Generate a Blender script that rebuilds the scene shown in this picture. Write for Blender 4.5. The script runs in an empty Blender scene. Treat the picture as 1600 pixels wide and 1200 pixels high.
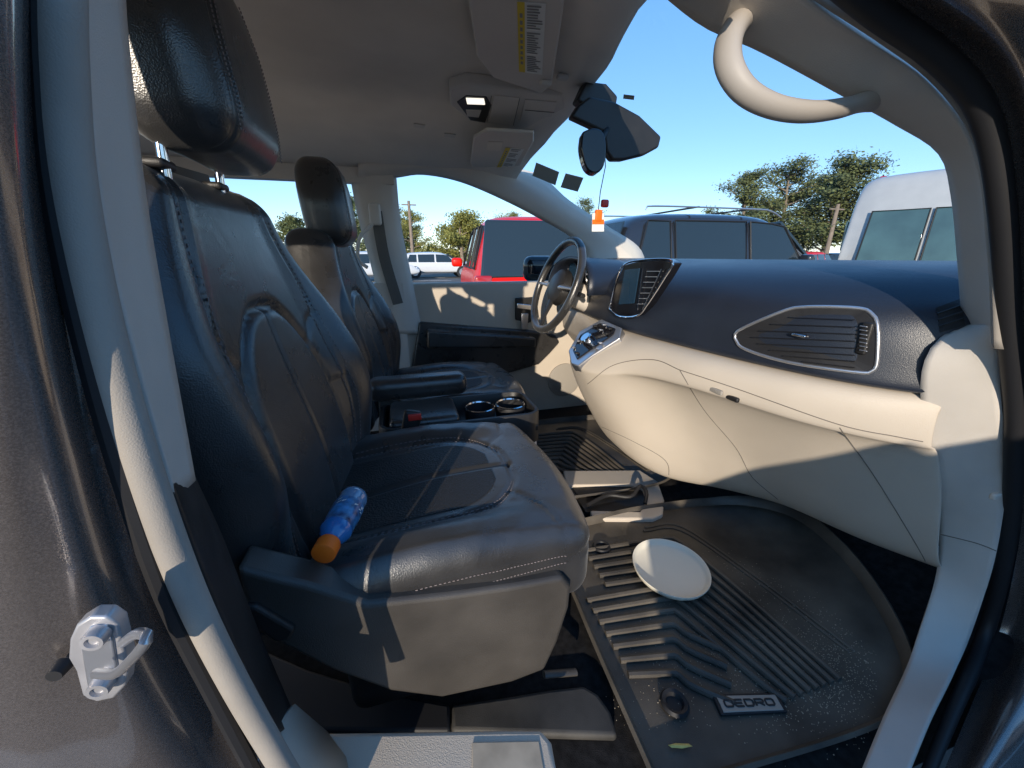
import bpy, bmesh, math, random
from mathutils import Vector, Matrix
from mathutils.bvhtree import BVHTree
random.seed(7)
R=math.radians; H=1.25
sc=bpy.context.scene; COL=sc.collection
YAW=R(16); PIT=R(18.4); F=600.0
FW=Vector((math.sin(YAW)*math.cos(PIT),math.cos(YAW)*math.cos(PIT),-math.sin(PIT)))
RT=Vector((math.cos(YAW),-math.sin(YAW),0)); UP=RT.cross(FW)
def Dr(u,v): return FW+RT*((u-800)/F)+UP*((600-v)/F)
def P(u,v,x=None,y=None,z=None):
    d=Dr(u,v)
    t=x/d.x if x is not None else (y/d.y if y is not None else z/d.z)
    return d*t
def sm(a,b,x):
    t=max(0,min(1,(x-a)/(b-a))); return t*t*(3-2*t)
def lerp(a,b,t): return a+(b-a)*t
def interp(tab,y):
    if y<=tab[0][0]: return tab[0][1:]
    for i in range(len(tab)-1):
        if y<=tab[i+1][0]:
            t=(y-tab[i][0])/(tab[i+1][0]-tab[i][0]); 
            return [lerp(p,q,t) for p,q in zip(tab[i][1:],tab[i+1][1:])]
    return tab[-1][1:]
# ---------------------------------------------------------------- materials
def mat(name,col,rough=.5,metal=0,spec=.5,var=0,vs=6,bump=0,bs=300,kind='noise',coat=0,emit=None,dirt=None,sheen=0):
    m=bpy.data.materials.new(name); m.use_nodes=True; nt=m.node_tree; N=nt.nodes; L=nt.links
    b=N['Principled BSDF']; b.inputs['Base Color'].default_value=(*col,1); b.inputs['Roughness'].default_value=rough
    b.inputs['Metallic'].default_value=metal; b.inputs['Specular IOR Level'].default_value=spec
    b.inputs['Coat Weight'].default_value=coat; b.inputs['Coat Roughness'].default_value=.05
    if sheen: b.inputs['Sheen Weight'].default_value=sheen
    tc=N.new('ShaderNodeTexCoord')
    if var:
        n=N.new('ShaderNodeTexNoise'); n.inputs['Scale'].default_value=vs; n.inputs['Detail'].default_value=6
        L.new(tc.outputs['Object'],n.inputs['Vector'])
        r=N.new('ShaderNodeValToRGB'); r.color_ramp.elements[0].position=.3; r.color_ramp.elements[1].position=.7
        c2=dirt if dirt else [min(1,c*(1+var)) for c in col]
        r.color_ramp.elements[0].color=(*[c*(1-var) for c in col],1); r.color_ramp.elements[1].color=(*c2,1)
        L.new(n.outputs['Fac'],r.inputs['Fac']); L.new(r.outputs['Color'],b.inputs['Base Color'])
        mr=N.new('ShaderNodeMapRange'); mr.inputs['To Min'].default_value=max(0,rough-.08); mr.inputs['To Max'].default_value=min(1,rough+.1)
        L.new(n.outputs['Fac'],mr.inputs['Value']); L.new(mr.outputs['Result'],b.inputs['Roughness'])
    if bump:
        t=N.new('ShaderNodeTexVoronoi') if kind=='voronoi' else N.new('ShaderNodeTexNoise')
        t.inputs['Scale'].default_value=bs; L.new(tc.outputs['Object'],t.inputs['Vector'])
        bp=N.new('ShaderNodeBump'); bp.inputs['Strength'].default_value=bump; bp.inputs['Distance'].default_value=.001
        L.new(t.outputs[0],bp.inputs['Height']); L.new(bp.outputs['Normal'],b.inputs['Normal'])
    if emit:
        b.inputs['Emission Color'].default_value=(*emit[:3],1); b.inputs['Emission Strength'].default_value=emit[3]
    return m
def glassmat(name,tint,refl=.06):
    m=bpy.data.materials.new(name); m.use_nodes=True; nt=m.node_tree; N=nt.nodes; L=nt.links
    for n in list(N): N.remove(n)
    o=N.new('ShaderNodeOutputMaterial'); t=N.new('ShaderNodeBsdfTransparent'); t.inputs[0].default_value=(*tint,1)
    g=N.new('ShaderNodeBsdfGlossy'); g.inputs['Roughness'].default_value=.02
    mx=N.new('ShaderNodeMixShader'); lw=N.new('ShaderNodeLayerWeight'); lw.inputs[0].default_value=.25
    mr=N.new('ShaderNodeMapRange'); mr.inputs['To Min'].default_value=refl*.4; mr.inputs['To Max'].default_value=refl*3
    L.new(lw.outputs['Fresnel'],mr.inputs['Value']); L.new(mr.outputs[0],mx.inputs[0])
    L.new(t.outputs[0],mx.inputs[1]); L.new(g.outputs[0],mx.inputs[2]); L.new(mx.outputs[0],o.inputs[0]); return m
def leather(name,col):
    m=mat(name,col,.28,spec=.85,var=.22,vs=14,bump=.22,bs=520,kind='voronoi',sheen=.10); nt=m.node_tree; N=nt.nodes; L=nt.links
    b=N['Principled BSDF']; old=b.inputs['Normal'].links[0].from_node
    tc=N.new('ShaderNodeTexCoord'); n=N.new('ShaderNodeTexNoise'); n.inputs['Scale'].default_value=10; n.inputs['Detail'].default_value=4; n.inputs['Distortion'].default_value=1.4
    L.new(tc.outputs['Object'],n.inputs['Vector'])
    bp=N.new('ShaderNodeBump'); bp.inputs['Strength'].default_value=.2; bp.inputs['Distance'].default_value=.007
    L.new(n.outputs['Fac'],bp.inputs['Height']); L.new(old.outputs['Normal'],bp.inputs['Normal']); L.new(bp.outputs['Normal'],b.inputs['Normal']); return m
M={}
M['leather']=leather('leather',(.030,.0285,.028))
M['perf']=mat('perforated_leather',(.030,.028,.027),.5,spec=.5,var=.2,vs=10,bump=1,bs=260,kind='voronoi')
M['stitch']=mat('stitch_thread',(.22,.18,.175),.8)
M['blackp']=mat('black_plastic',(.020,.019,.019),.45,spec=.5,var=.25,vs=20,bump=.4,bs=600)
M['dash']=mat('dash_black',(.015,.020,.033),.36,spec=.6,var=.12,vs=8,bump=.25,bs=700,kind='voronoi')
M['shield']=mat('side_shield_plastic',(.058,.052,.046),.42,spec=.55,var=.28,vs=9,bump=.5,bs=700)
M['railgrey']=mat('rail_cover_grey',(.05,.047,.043),.6,spec=.4,var=.4,vs=12,bump=.4,bs=600)
M['cream']=mat('cream_plastic',(.56,.49,.405),.55,spec=.35,var=.05,vs=5,bump=.3,bs=600,kind='voronoi')
M['trim']=mat('pale_pillar_trim',(.56,.52,.47),.7,spec=.3,var=.06,vs=8,bump=.5,bs=900)
M['handle']=mat('handle_plastic',(.38,.345,.31),.5,spec=.4,var=.05,vs=8)
M['seal']=mat('weatherstrip_pale',(.33,.30,.265),.75,spec=.25,var=.12,vs=12,bump=.3,bs=900)
M['rubber']=mat('black_rubber',(.016,.016,.018),.55,spec=.4)
M['headl']=mat('headliner_fabric',(.78,.71,.63),.95,spec=.1,var=.07,vs=5,bump=.9,bs=1100)
M['hplast']=mat('headliner_plastic',(.68,.62,.55),.55,spec=.35,var=.04,vs=5)
M['carpet']=mat('black_carpet',(.020,.019,.019),.95,spec=.1,var=.4,vs=60,bump=1,bs=900)
M['mat']=mat('mat_rubber',(.032,.029,.026),.46,spec=.55,var=.3,vs=6,bump=.6,bs=500,dirt=(.13,.11,.085))
M['paint']=mat('dark_grey_paint',(.20,.175,.165),.26,metal=.65,coat=1,var=.2,vs=900)
M['chrome']=mat('chrome',(.8,.8,.82),.12,metal=1)
M['satin']=mat('satin_silver',(.6,.6,.62),.3,metal=.85)
M['steel']=mat('painted_steel',(.42,.41,.42),.38,metal=.5,var=.15,vs=40)
M['gloss']=mat('gloss_black',(.01,.01,.013),.08,spec=.6)
M['screen']=mat('screen_glass',(.012,.03,.055),.12,spec=.6,emit=(.04,.12,.20,.08))  # blue tint and faint glow stand in for a bluish reflection
M['red']=mat('red_button',(.6,.03,.02),.4)
M['orange']=mat('orange_plastic',(.95,.17,.012),.5,spec=.3)
M['bblue']=mat('bottle_blue',(.02,.17,.45),.15,spec=.6,coat=.6)
M['blabel']=mat('bottle_label',(.01,.04,.17),.3,var=.6,vs=70,dirt=(.08,.34,.68))
M['bclear']=mat('bottle_clear',(.14,.28,.46),.12,spec=.7,coat=.6)
M['plate']=mat('cream_plate',(.78,.73,.61),.4,var=.04)
M['white']=mat('white_label',(.82,.81,.76),.6)
M['yellow']=mat('yellow_label',(.80,.58,.04),.6)
M['leafy']=mat('dry_leaf',(.85,.58,.16),.7,var=.2,vs=60)
M['ink']=mat('ink',(.02,.02,.02),.7)
M['print']=mat('label_print',(.28,.27,.25),.7)
M['gap']=mat('panel_gap_shade',(.16,.14,.12),.8)
M['stick']=mat('grey_sticker',(.42,.48,.44),.6)
M['sand']=mat('pale_sand',(.42,.35,.26),.9)
M['dirty']=mat('dirty_cream',(.44,.375,.29),.7,var=.2,vs=25)
M['badge']=mat('badge_grey',(.32,.295,.26),.4,metal=.2)
M['lamp']=mat('lamp_lens',(.8,.8,.75),.3,emit=(1,.95,.8,1.2))
M['webbing']=mat('belt_webbing',(.15,.14,.125),.8,bump=.6,bs=700)
M['grille']=mat('speaker_grille',(.34,.31,.27),.7,bump=1,bs=400,kind='voronoi')
M['glass']=glassmat('windscreen_glass',(.95,.97,.98),.02)
M['tglass']=mat('tinted_car_glass',(.018,.026,.028),.04,spec=.9)
M['vglass']=mat('van_glass_painted_reflection',(.05,.10,.10),.05,spec=1,var=.35,vs=1.5)  # teal reflection in the van windows painted into the base colour
M['asphalt']=mat('asphalt',(.12,.11,.10),.9,var=.3,vs=3,bump=1,bs=80)
M['marking']=mat('road_paint',(.7,.7,.68),.7,var=.1)
M['grass']=mat('verge_grass',(.09,.10,.04),.95,var=.4,vs=2)
M['bark']=mat('bark',(.26,.21,.16),.9,var=.3,vs=8)
M['leafA']=mat('pine_foliage',(.075,.095,.03),.75,var=.45,vs=1.1,dirt=(.20,.22,.07))
M['leafB']=mat('yellow_green_foliage',(.14,.155,.035),.75,var=.4,vs=1.1,dirt=(.36,.34,.08))
M['carred']=mat('red_car_paint',(.80,.010,.004),.35,spec=.2,coat=.15,var=.03)
M['carblk']=mat('black_car_paint',(.035,.038,.045),.2,metal=.4,coat=1)
M['carsil']=mat('silver_car_paint',(.40,.40,.41),.3,metal=.4,coat=1)
M['carwht']=mat('white_car_paint',(.60,.62,.64),.3,coat=.7,var=.03)
M['carvan']=mat('grey_white_van_paint',(.40,.41,.42),.35,coat=.6,var=.04)
M['tail']=mat('tail_lamp',(.4,.01,.01),.15,coat=1)
M['pole']=mat('wood_pole',(.24,.19,.15),.9,var=.2)
# ---------------------------------------------------------------- mesh tools
ORG={}
def cr(pts,n):
    pts=[Vector(p) for p in pts]
    if len(pts)==2: return [pts[0].lerp(pts[1],i/(n-1)) for i in range(n)]
    q=[pts[0]*2-pts[1]]+pts+[pts[-1]*2-pts[-2]]
    dense=[]
    for i in range(1,len(q)-2):
        a,b,c,d=q[i-1:i+3]
        for k in range(12):
            t=k/12; dense.append(.5*((2*b)+(c-a)*t+(2*a-5*b+4*c-d)*t*t+(3*b-a-3*c+d)*t**3))
    dense.append(pts[-1])
    s=[0]
    for i in range(1,len(dense)): s.append(s[-1]+(dense[i]-dense[i-1]).length)
    out=[];j=0
    for i in range(n):
        T=s[-1]*i/(n-1)
        while j<len(s)-2 and s[j+1]<T: j+=1
        d=s[j+1]-s[j]; out.append(dense[j].lerp(dense[j+1],(T-s[j])/d if d>1e-9 else 0))
    return out
class MB:
    def __init__(s): s.v=[];s.f=[]
    def add(s,v,f):
        o=len(s.v); s.v+=[Vector(p) for p in v]; s.f+=[[i+o for i in q] for q in f]; return s
    def grid(s,rows,closeu=False,closev=False):
        n=len(rows);m=len(rows[0]); f=[]
        for i in range(n if closeu else n-1):
            for j in range(m if closev else m-1):
                f.append([i*m+j,i*m+(j+1)%m,((i+1)%n)*m+(j+1)%m,((i+1)%n)*m+j])
        return s.add([p for r in rows for p in r],f)
    def tube(s,pts,r,n=10,closed=False,cap=True,flat=1,up=None):
        pts=[Vector(p) for p in pts]; k=len(pts); rows=[]; nrm=None
        for i,p in enumerate(pts):
            if closed: t=(pts[(i+1)%k]-pts[i-1])
            else: t=(pts[min(i+1,k-1)]-pts[max(i-1,0)])
            if t.length<1e-9: t=Vector((0,0,1))
            t.normalize()
            if up is not None: nrm=(Vector(up)-t*t.dot(Vector(up))).normalized()
            elif nrm is None:
                a=Vector((0,0,1)) if abs(t.z)<.9 else Vector((1,0,0)); nrm=(a-t*t.dot(a)).normalized()
            else: nrm=(nrm-t*t.dot(nrm)).normalized()
            b=t.cross(nrm); rr=r[i] if isinstance(r,(list,tuple)) else r
            rows.append([p+(nrm*math.cos(2*math.pi*j/n)*flat+b*math.sin(2*math.pi*j/n))*rr for j in range(n)])
        o=len(s.v); s.grid(rows,closeu=closed,closev=True)
        if cap and not closed:
            s.f.append([o+j for j in range(n)][::-1]); s.f.append([o+(k-1)*n+j for j in range(n)])
        return s
    def box(s,lo,hi):
        x0,y0,z0=lo;x1,y1,z1=hi
        return s.add([(x0,y0,z0),(x1,y0,z0),(x1,y1,z0),(x0,y1,z0),(x0,y0,z1),(x1,y0,z1),(x1,y1,z1),(x0,y1,z1)],
            [[3,2,1,0],[4,5,6,7],[0,1,5,4],[1,2,6,5],[2,3,7,6],[3,0,4,7]])
    def prism(s,poly,off):
        n=len(poly); off=Vector(off); poly=[Vector(p) for p in poly]
        return s.add(poly+[p+off for p in poly],[list(range(n))[::-1],[n+i for i in range(n)]]+[[i,(i+1)%n,n+(i+1)%n,n+i] for i in range(n)])
    def rbox(s,c,size,r,seg=(8,8,8),fn=None):
        h=Vector(size)/2; c=Vector(c); bm=bmesh.new()
        r=min(r,min(h)*.999)
        def sp(n,hh):
            k=max(2,n//4); inner=max(hh-r,1e-5); o=[]
            for i in range(k): o.append(-hh+(hh-inner)*i/k)
            m=max(1,n-2*k)
            for i in range(m+1): o.append(-inner+2*inner*i/m)
            for i in range(1,k+1): o.append(inner+(hh-inner)*i/k)
            return o
        A=[sp(seg[i],h[i]) for i in range(3)]
        def pt(q):
            i=Vector([max(-(h[k]-r),min(h[k]-r,q[k])) for k in range(3)]); d=q-i
            if d.length>1e-9: q=i+d.normalized()*r
            return q
        for ax in range(3):
            a,b=[(1,2),(2,0),(0,1)][ax]
            for sg in (-1,1):
                vs=[]
                for ia in A[a]:
                    row=[]
                    for ib in A[b]:
                        q=Vector((0,0,0)); q[ax]=sg*h[ax]; q[a]=ia; q[b]=ib
                        row.append(bm.verts.new(pt(q)))
                    vs.append(row)
                for i in range(len(vs)-1):
                    for j in range(len(vs[0])-1):
                        f=[vs[i][j],vs[i+1][j],vs[i+1][j+1],vs[i][j+1]]
                        bm.faces.new(f if sg>0 else f[::-1])
        bmesh.ops.remove_doubles(bm,verts=bm.verts,dist=1e-5)
        bm.verts.index_update()
        vs=[]
        for v in bm.verts:
            q=v.co.copy()
            if fn: q=fn(q)
            vs.append(q+c)
        fs=[[v.index for v in f.verts] for f in bm.faces]; bm.free()
        return s.add(vs,fs)
    def rot(s,mt,about):
        a=Vector(about); s.v=[mt@(p-a)+a for p in s.v]; return s
    def lathe(s,prof,c,ax=(0,0,1),n=28):
        q=Vector((0,0,1)).rotation_difference(Vector(ax).normalized()); c=Vector(c)
        rows=[[c+q@Vector((r*math.cos(2*math.pi*j/n),r*math.sin(2*math.pi*j/n),z)) for j in range(n)] for r,z in prof]
        return s.grid(rows,closev=True)
    def build(s,name,m,parent=None,smooth=True,sub=0,bevel=0,solid=0,org=None,angle=None,solidoff=-1):
        if parent is not None: o0=ORG[parent]
        else:
            if org is None:
                xs=[p.x for p in s.v];ys=[p.y for p in s.v];zs=[p.z for p in s.v]
                org=((min(xs)+max(xs))/2,(min(ys)+max(ys))/2,min(zs))
            o0=Vector(org)
        me=bpy.data.meshes.new(name); me.from_pydata([p-o0 for p in s.v],[],s.f)
        bm=bmesh.new(); bm.from_mesh(me); bmesh.ops.remove_doubles(bm,verts=bm.verts,dist=1e-6)
        bmesh.ops.recalc_face_normals(bm,faces=bm.faces); bm.to_mesh(me); bm.free()
        me.materials.append(M[m]); ob=bpy.data.objects.new(name,me); COL.objects.link(ob)
        if smooth:
            for p in me.polygons: p.use_smooth=True
        if parent is not None: ob.parent=parent
        else: ob.location=o0
        ORG[ob]=o0
        if solid:
            k=ob.modifiers.new('so','SOLIDIFY'); k.thickness=solid; k.offset=solidoff
        if bevel:
            k=ob.modifiers.new('be','BEVEL'); k.width=bevel; k.segments=3; k.limit_method='ANGLE'; k.angle_limit=R(35); k.harden_normals=False
        if sub:
            k=ob.modifiers.new('su','SUBSURF'); k.levels=sub; k.render_levels=sub
        if smooth and not sub:
            try: me.set_sharp_from_angle(angle=R(angle or 40))
            except Exception: pass
        return ob
def empty(name,loc,label,cat,group=None):
    o=bpy.data.objects.new(name,None); COL.objects.link(o); o.location=loc; o.empty_display_size=.1
    ORG[o]=Vector(loc); o['label']=label; o['category']=cat
    if group: o['group']=group
    return o
def tag(o,label,cat=None,group=None):
    o['label']=label
    if cat: o['category']=cat
    if group: o['group']=group
    return o
def bvh(ob):
    bpy.context.view_layer.update(); dg=bpy.context.evaluated_depsgraph_get()
    e=ob.evaluated_get(dg); me=e.to_mesh(); o=ORG[ob]
    t=BVHTree.FromPolygons([v.co+o for v in me.vertices],[list(p.vertices) for p in me.polygons]); e.to_mesh_clear(); return t
def hit(t,u,v,off=.001):
    d=Dr(u,v).normalized(); r=t.ray_cast(Vector((0,0,0)),d)
    if r[0] is None: return None
    n=r[1]; n=-n if n.dot(d)>0 else n
    return r[0]+n*off
def pe(l,n): return cr([P(u,v,y=y) for u,v,y in l],n)
def band(A,B,n=28,m=7,bulge=.01):
    a=pe(A,n);b=pe(B,n); rows=[]
    for i in range(n):
        rows.append([a[i].lerp(b[i],j/(m-1))+Vector((0,-bulge*math.sin(math.pi*j/(m-1)),0)) for j in range(m)])
    return MB().grid(rows)

# ================================================================ MINIVAN
van=empty('minivan',(0,1.1,-H),'dark grey minivan with cream and black cabin seen through its open front door','minivan')
def hz(y): return interp([(.40,.30),(.5,.385),(.65,.435),(.9,.462),(1.15,.468),(1.5,.455),(1.75,.425),(1.9,.385),(1.97,.35)],y)[0]
def hx(y): return interp([(.40,.36),(.55,.42),(.77,.455),(1.0,.53),(1.3,.58),(1.6,.592),(1.75,.587),(1.97,.57)],y)[0]
rows=[]
for y in [.40+.0523*i for i in range(31)]:
    rows.append([Vector((-2.6+(hx(y)+2.6)*k/39,y,hz(y)-.03*sm(.93,1,k/39))) for k in range(40)])
hl=MB().grid(rows).build('headliner','headl',van,solid=.02,solidoff=1)
HT=bvh(hl)
# ---- rear door jamb
MB().grid([[Vector(p) for p in r] for r in zip(*[pe(c,34) for c in [
 [(72,-60,.30),(74,100,.30),(92,300,.30),(140,520,.30),(200,740,.30),(265,930,.30),(345,1100,.30),(425,1260,.30)],
 [(52,-60,.29),(52,100,.29),(66,300,.29),(108,520,.29),(165,740,.29),(225,930,.29),(300,1100,.29),(380,1260,.29)],
 [(30,-60,.255),(30,100,.255),(40,300,.255),(68,520,.255),(106,740,.255),(148,930,.255),(208,1100,.255),(268,1260,.255)],
 [(6,-60,.25),(6,100,.25),(14,300,.25),(28,520,.25),(48,740,.25),(75,930,.25),(115,1100,.25),(155,1260,.25)],
 [(-60,-60,.235),(-60,100,.235),(-60,300,.235),(-50,520,.235),(-40,740,.235),(-30,930,.235),(-10,1100,.235),(10,1260,.235)],
 [(-500,-60,.25),(-500,100,.25),(-500,300,.25),(-500,520,.25),(-500,740,.25),(-500,930,.25),(-500,1100,.25),(-500,1260,.25)]]])]).build('rear_door_jamb','paint',van,sub=2)
MB().box((-.38,.252,-1.0),(-.172,.318,-.475)).build('pillar_base','paint',van,bevel=.01)
MB().tube(pe([(64,-60,.285),(67,100,.285),(84,300,.285),(130,520,.285),(190,740,.285),(256,930,.285),(330,1080,.285),(425,1260,.285)],50),.006,8).build('seal_carrier','rubber',van)
MB().tube(pe([(88,-60,.29),(94,100,.29),(114,300,.29),(166,540,.29),(226,740,.29),(298,930,.29),(362,1060,.29),(425,1170,.29),(480,1260,.29)],60),.0105,14).build('weatherstrip','seal',van)
band([(104,-60,.32),(128,200,.32),(158,400,.32),(214,610,.32),(264,778,.32)],
     [(182,-60,.40),(190,60,.40),(218,300,.40),(252,500,.40),(298,752,.40)],bulge=.008).build('pillar_trim','trim',van,solid=.004)
band([(240,700,.325),(262,772,.32),(302,880,.32),(352,1000,.32),(425,1150,.32)],
     [(290,720,.41),(300,752,.41),(345,850,.41),(395,980,.41),(455,1120,.41)],bulge=.006).build('lower_pillar_cover','blackp',van,solid=.004)
MB().box((-.37,.325,-.95),(-.215,.38,.33)).build('pillar_core','blackp',van,bevel=.02)
MB().box((-2.6,.28,-.95),(-.385,.36,-.12)).build('side_wall','paint',van,bevel=.02)
MB().box((-2.6,.32,.295),(-.20,.40,.34)).build('roof_rail','paint',van,bevel=.01)
# striker
st=MB()
st.prism([P(u,v,y=.232) for u,v in [(108,1000),(118,978),(140,964),(166,964),(184,976),(192,1008),(200,1040),(196,1072),(178,1092),(150,1098),(128,1088),(118,1050),(106,1030)]],(0,.010,0))
so=st.build('door_striker','steel',van,bevel=.0015)
MB().prism([P(u,v,y=.2305) for u,v in [(124,1000),(140,980),(166,978),(176,1000),(182,1040),(176,1072),(156,1086),(136,1076),(130,1040)]],(0,.004,0)).build('striker_plate','satin',so,bevel=.001)
MB().tube(cr([P(150,1052,y=.222),P(180,1052,y=.205),P(206,1030,y=.19),P(226,1006,y=.182),P(229,993,y=.185),P(214,990,y=.2),P(192,1004,y=.222)],26),.0027,10).build('striker_loop','satin',so)
for (u,v) in ((150,996),(158,1072)):
    MB().lathe([(0,-.002),(.003,-.002),(.0035,-.004),(.0055,-.004),(.006,-.001),(.006,.003),(0,.003)],P(u,v,y=.228),(0,1,0),20).build('bolt','steel',so)
MB().lathe([(0,-.004),(.004,-.004),(.005,.004),(0,.004)],P(92,1047,y=.24),(0,1,0),16).build('rubber_plug','rubber',van)
# sill
MB().prism([P(u,v,z=-.70) for u,v in [(455,1150),(480,1143),(640,1141),(790,1138),(846,1138),(862,1158),(876,1235),(430,1235)]],(0,0,-.07)).build('door_sill','cream',van,bevel=.008)
MB().prism([P(u,v,z=-.6975) for u,v in [(738,1160),(842,1158),(852,1215),(738,1215)]],(0,0,-.002)).build('sill_plate','dirty',van,bevel=.0008)
MB().add([P(415,1150,y=.34),P(448,1108,y=.40),P(500,1150,y=.43),P(560,1230,y=.40),P(430,1260,y=.30)],[[0,1,2,3,4]]).build('pillar_foot','cream',van,solid=.01)
fl=MB().grid([[Vector((x,y,z)) for (x,z) in ((-2.6,-.865),(-.5,-.865),(1.08,-.865),(1.25,-.80),(1.5,-.45),(1.62,-.1))] for y in [.22+.1*i for i in range(19)]])
fl.build('floor_carpet','carpet',van,smooth=True)
# ---- front jamb
band([(1015,-30,.56),(1098,36,.53),(1180,72,.50),(1300,136,.46),(1400,190,.44),(1470,236,.42),(1490,300,.42),(1500,400,.42),(1510,545,.42)],
     [(1235,-30,.42),(1300,20,.41),(1380,72,.40),(1450,125,.385),(1512,200,.37),(1538,280,.36),(1546,360,.355),(1552,440,.35),(1555,545,.345)],n=44,m=9,bulge=.012).build('front_pillar_trim','trim',van,solid=.004)
band([(1228,-30,.425),(1300,20,.405),(1380,72,.395),(1450,125,.38),(1512,200,.365),(1538,280,.355),(1546,360,.35),(1554,545,.34)],
     [(1275,-30,.41),(1345,18,.395),(1425,72,.38),(1490,125,.37),(1545,200,.36),(1566,300,.35),(1574,400,.34),(1580,545,.335)],n=40,m=6,bulge=.004).build('pillar_flange','seal',van,solid=.003)
MB().tube(pe([(1275,-60,.38),(1370,20,.375),(1470,92,.36),(1538,180,.35),(1566,330,.34),(1577,520,.335),(1586,680,.335),(1574,850,.335),(1540,990,.325),(1490,1110,.25),(1445,1220,.195)],80),[.0125-.004*sm(62,79,i) for i in range(80)],14).build('weatherstrip','rubber',van)
KA=[(1530,503,.405),(1500,509,.415),(1466,530,.42),(1445,562,.42),(1438,612,.42),(1446,700,.42),(1466,815,.42),(1462,900,.40),(1425,1020,.345),(1380,1120,.275),(1335,1230,.215)]
KB=[(1556,498,.35),(1558,520,.35),(1560,550,.35),(1562,590,.348),(1566,640,.345),(1574,720,.345),(1568,800,.34),(1550,890,.335),(1510,1010,.315),(1460,1110,.25),(1410,1230,.19)]
a_=cr([P(*p[:2],y=p[2]) for p in KA],60); b_=cr([P(*p[:2],y=p[2]) for p in KB],60); rows=[]
for i in range(60):
    rows.append([a_[i].lerp(b_[i],j/9)+Vector((-.002,-.002,0))*math.sin(math.pi*min(1,j/9*1.0)) for j in range(10)])
kp=MB().grid(rows).build('kick_panel','trim',van,solid=.004)
KT=bvh(kp)
MB().grid([[Vector(p) for p in r] for r in zip(*[pe(c,40) for c in [
 [(1300,-90,.375),(1390,10,.37),(1490,80,.355),(1556,170,.345),(1584,330,.335),(1594,520,.33),(1602,690,.33),(1592,850,.33),(1558,1000,.315),(1510,1120,.24),(1460,1240,.18)],
 [(1345,-90,.36),(1430,0,.355),(1530,66,.34),(1590,160,.33),(1612,330,.32),(1622,520,.315),(1632,690,.31),(1622,850,.31),(1592,1000,.295),(1545,1120,.225),(1490,1240,.17)],
 [(1370,-90,.33),(1455,-10,.32),(1552,55,.31),(1612,150,.30),(1632,330,.29),(1640,520,.28),(1648,690,.28),(1640,850,.28),(1608,1000,.27),(1560,1120,.21),(1505,1240,.16)],
 [(1440,-120,.30),(1530,-40,.30),(1640,20,.29),(1710,130,.28),(1730,330,.27),(1730,520,.26),(1720,690,.26),(1700,850,.26),(1660,1000,.25),(1610,1120,.19),(1560,1240,.15)],
 [(1700,-300,.20),(1850,-200,.20),(1950,-100,.19),(2000,130,.18),(2000,330,.18),(2000,520,.17),(2000,690,.17),(1980,850,.17),(1940,1000,.17),(1880,1120,.15),(1800,1240,.13)]]])]).build('front_door_jamb','paint',van,sub=2)
MB().rbox(P(1555,775,y=.325),(.020,.008,.012),.003,(4,4,4)).build('trim_clip','cream',van)
# grab handle
gp=cr([P(1182,14,y=.51),P(1150,40,y=.485),P(1137,72,y=.47),P(1141,108,y=.455),P(1165,143,y=.443),P(1207,166,y=.435),P(1262,175,y=.43),P(1315,169,y=.432),P(1356,157,y=.44),P(1410,150,y=.455)],64)
gh=MB().tube(gp,[.0135-.0028*sm(8,26,i)+.004*sm(46,60,i)+.003*(1-sm(0,8,i)) for i in range(64)],18,flat=1.3,up=(.3,-1,.4)).build('grab_handle','handle',van,bevel=0)
# ---- far side
band([(545,262,1.98),(560,340,1.98),(584,430,1.98),(604,520,1.98)],[(618,268,1.98),(626,350,1.98),(642,430,1.98),(660,520,1.98)],bulge=.03).build('pillar_trim','hplast',van,solid=.004)
band([(560,282,1.975),(617,277,1.97),(660,272,1.97),(720,284,1.97),(790,314,1.97),(850,345,1.97),(893,371,1.97),(918,402,1.97),(912,450,1.97)],
     [(560,255,1.93),(600,250,1.93),(660,252,1.93),(740,258,1.93),(834,270,1.93),(890,314,1.92),(950,354,1.91),(1002,392,1.9),(1010,450,1.9)],n=50,bulge=.02).build('front_pillar_trim','hplast',van,solid=.004)
MB().box((-2.6,1.95,.30),(.02,2.0,.42)).build('window_header','hplast',van)
MB().box((-2.6,1.95,-.9),(.02,2.03,-.12)).build('side_wall','hplast',van)
for x in (-1.15,-2.2): MB().box((x-.1,1.96,-.12),(x,2.0,.35)).build('rear_pillar','hplast',van)
dp=MB().prism([(-.02,1.985,-.125),(1.32,1.985,-.125),(1.38,1.985,-.88),(-.02,1.985,-.88)],(0,.05,0)).build('door_panel','cream',van,bevel=.012)
def wallpoly(pix,y,off,name,m,par,bev=.01):
    return MB().prism([P(u,v,y=y) for u,v in pix],(0,off,0)).build(name,m,par,bevel=bev)
wallpoly([(655,503),(740,510),(825,516),(868,522),(875,535),(860,552),(842,570),(780,588),(690,600),(640,600)],1.955,.04,'door_pocket_trim','leather',dp,.012)
wallpoly([(668,516),(760,522),(838,528),(838,543),(760,545),(668,545)],1.90,.06,'door_armrest','leather',dp,.012)
wallpoly([(806,466),(838,464),(842,496),(826,505),(806,500)],1.965,.02,'handle_surround','blackp',dp,.005)
wallpoly([(808,474),(834,477),(832,485),(808,482)],1.95,.01,'door_handle','chrome',dp,.003)
wallpoly([(815,490),(826,490),(824,515),(815,515)],1.95,.01,'lock_slider','satin',dp,.003)
MB().lathe([(0,-.004),(.085,-.004),(.1,0),(.1,.01)],P(882,594,y=1.975),(0,1,0),30).build('speaker_grille','grille',dp)
MB().rbox(P(843,420,y=2.14),(.19,.1,.14),.045,(10,8,8)).build('side_mirror','gloss',van)
sb=MB().tube(cr([P(588,330,y=1.94),P(600,400,y=1.93),P(622,475,y=1.92)],12),.024,8,flat=.08,up=(0,1,0)).build('seat_belt','webbing',van)
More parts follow.
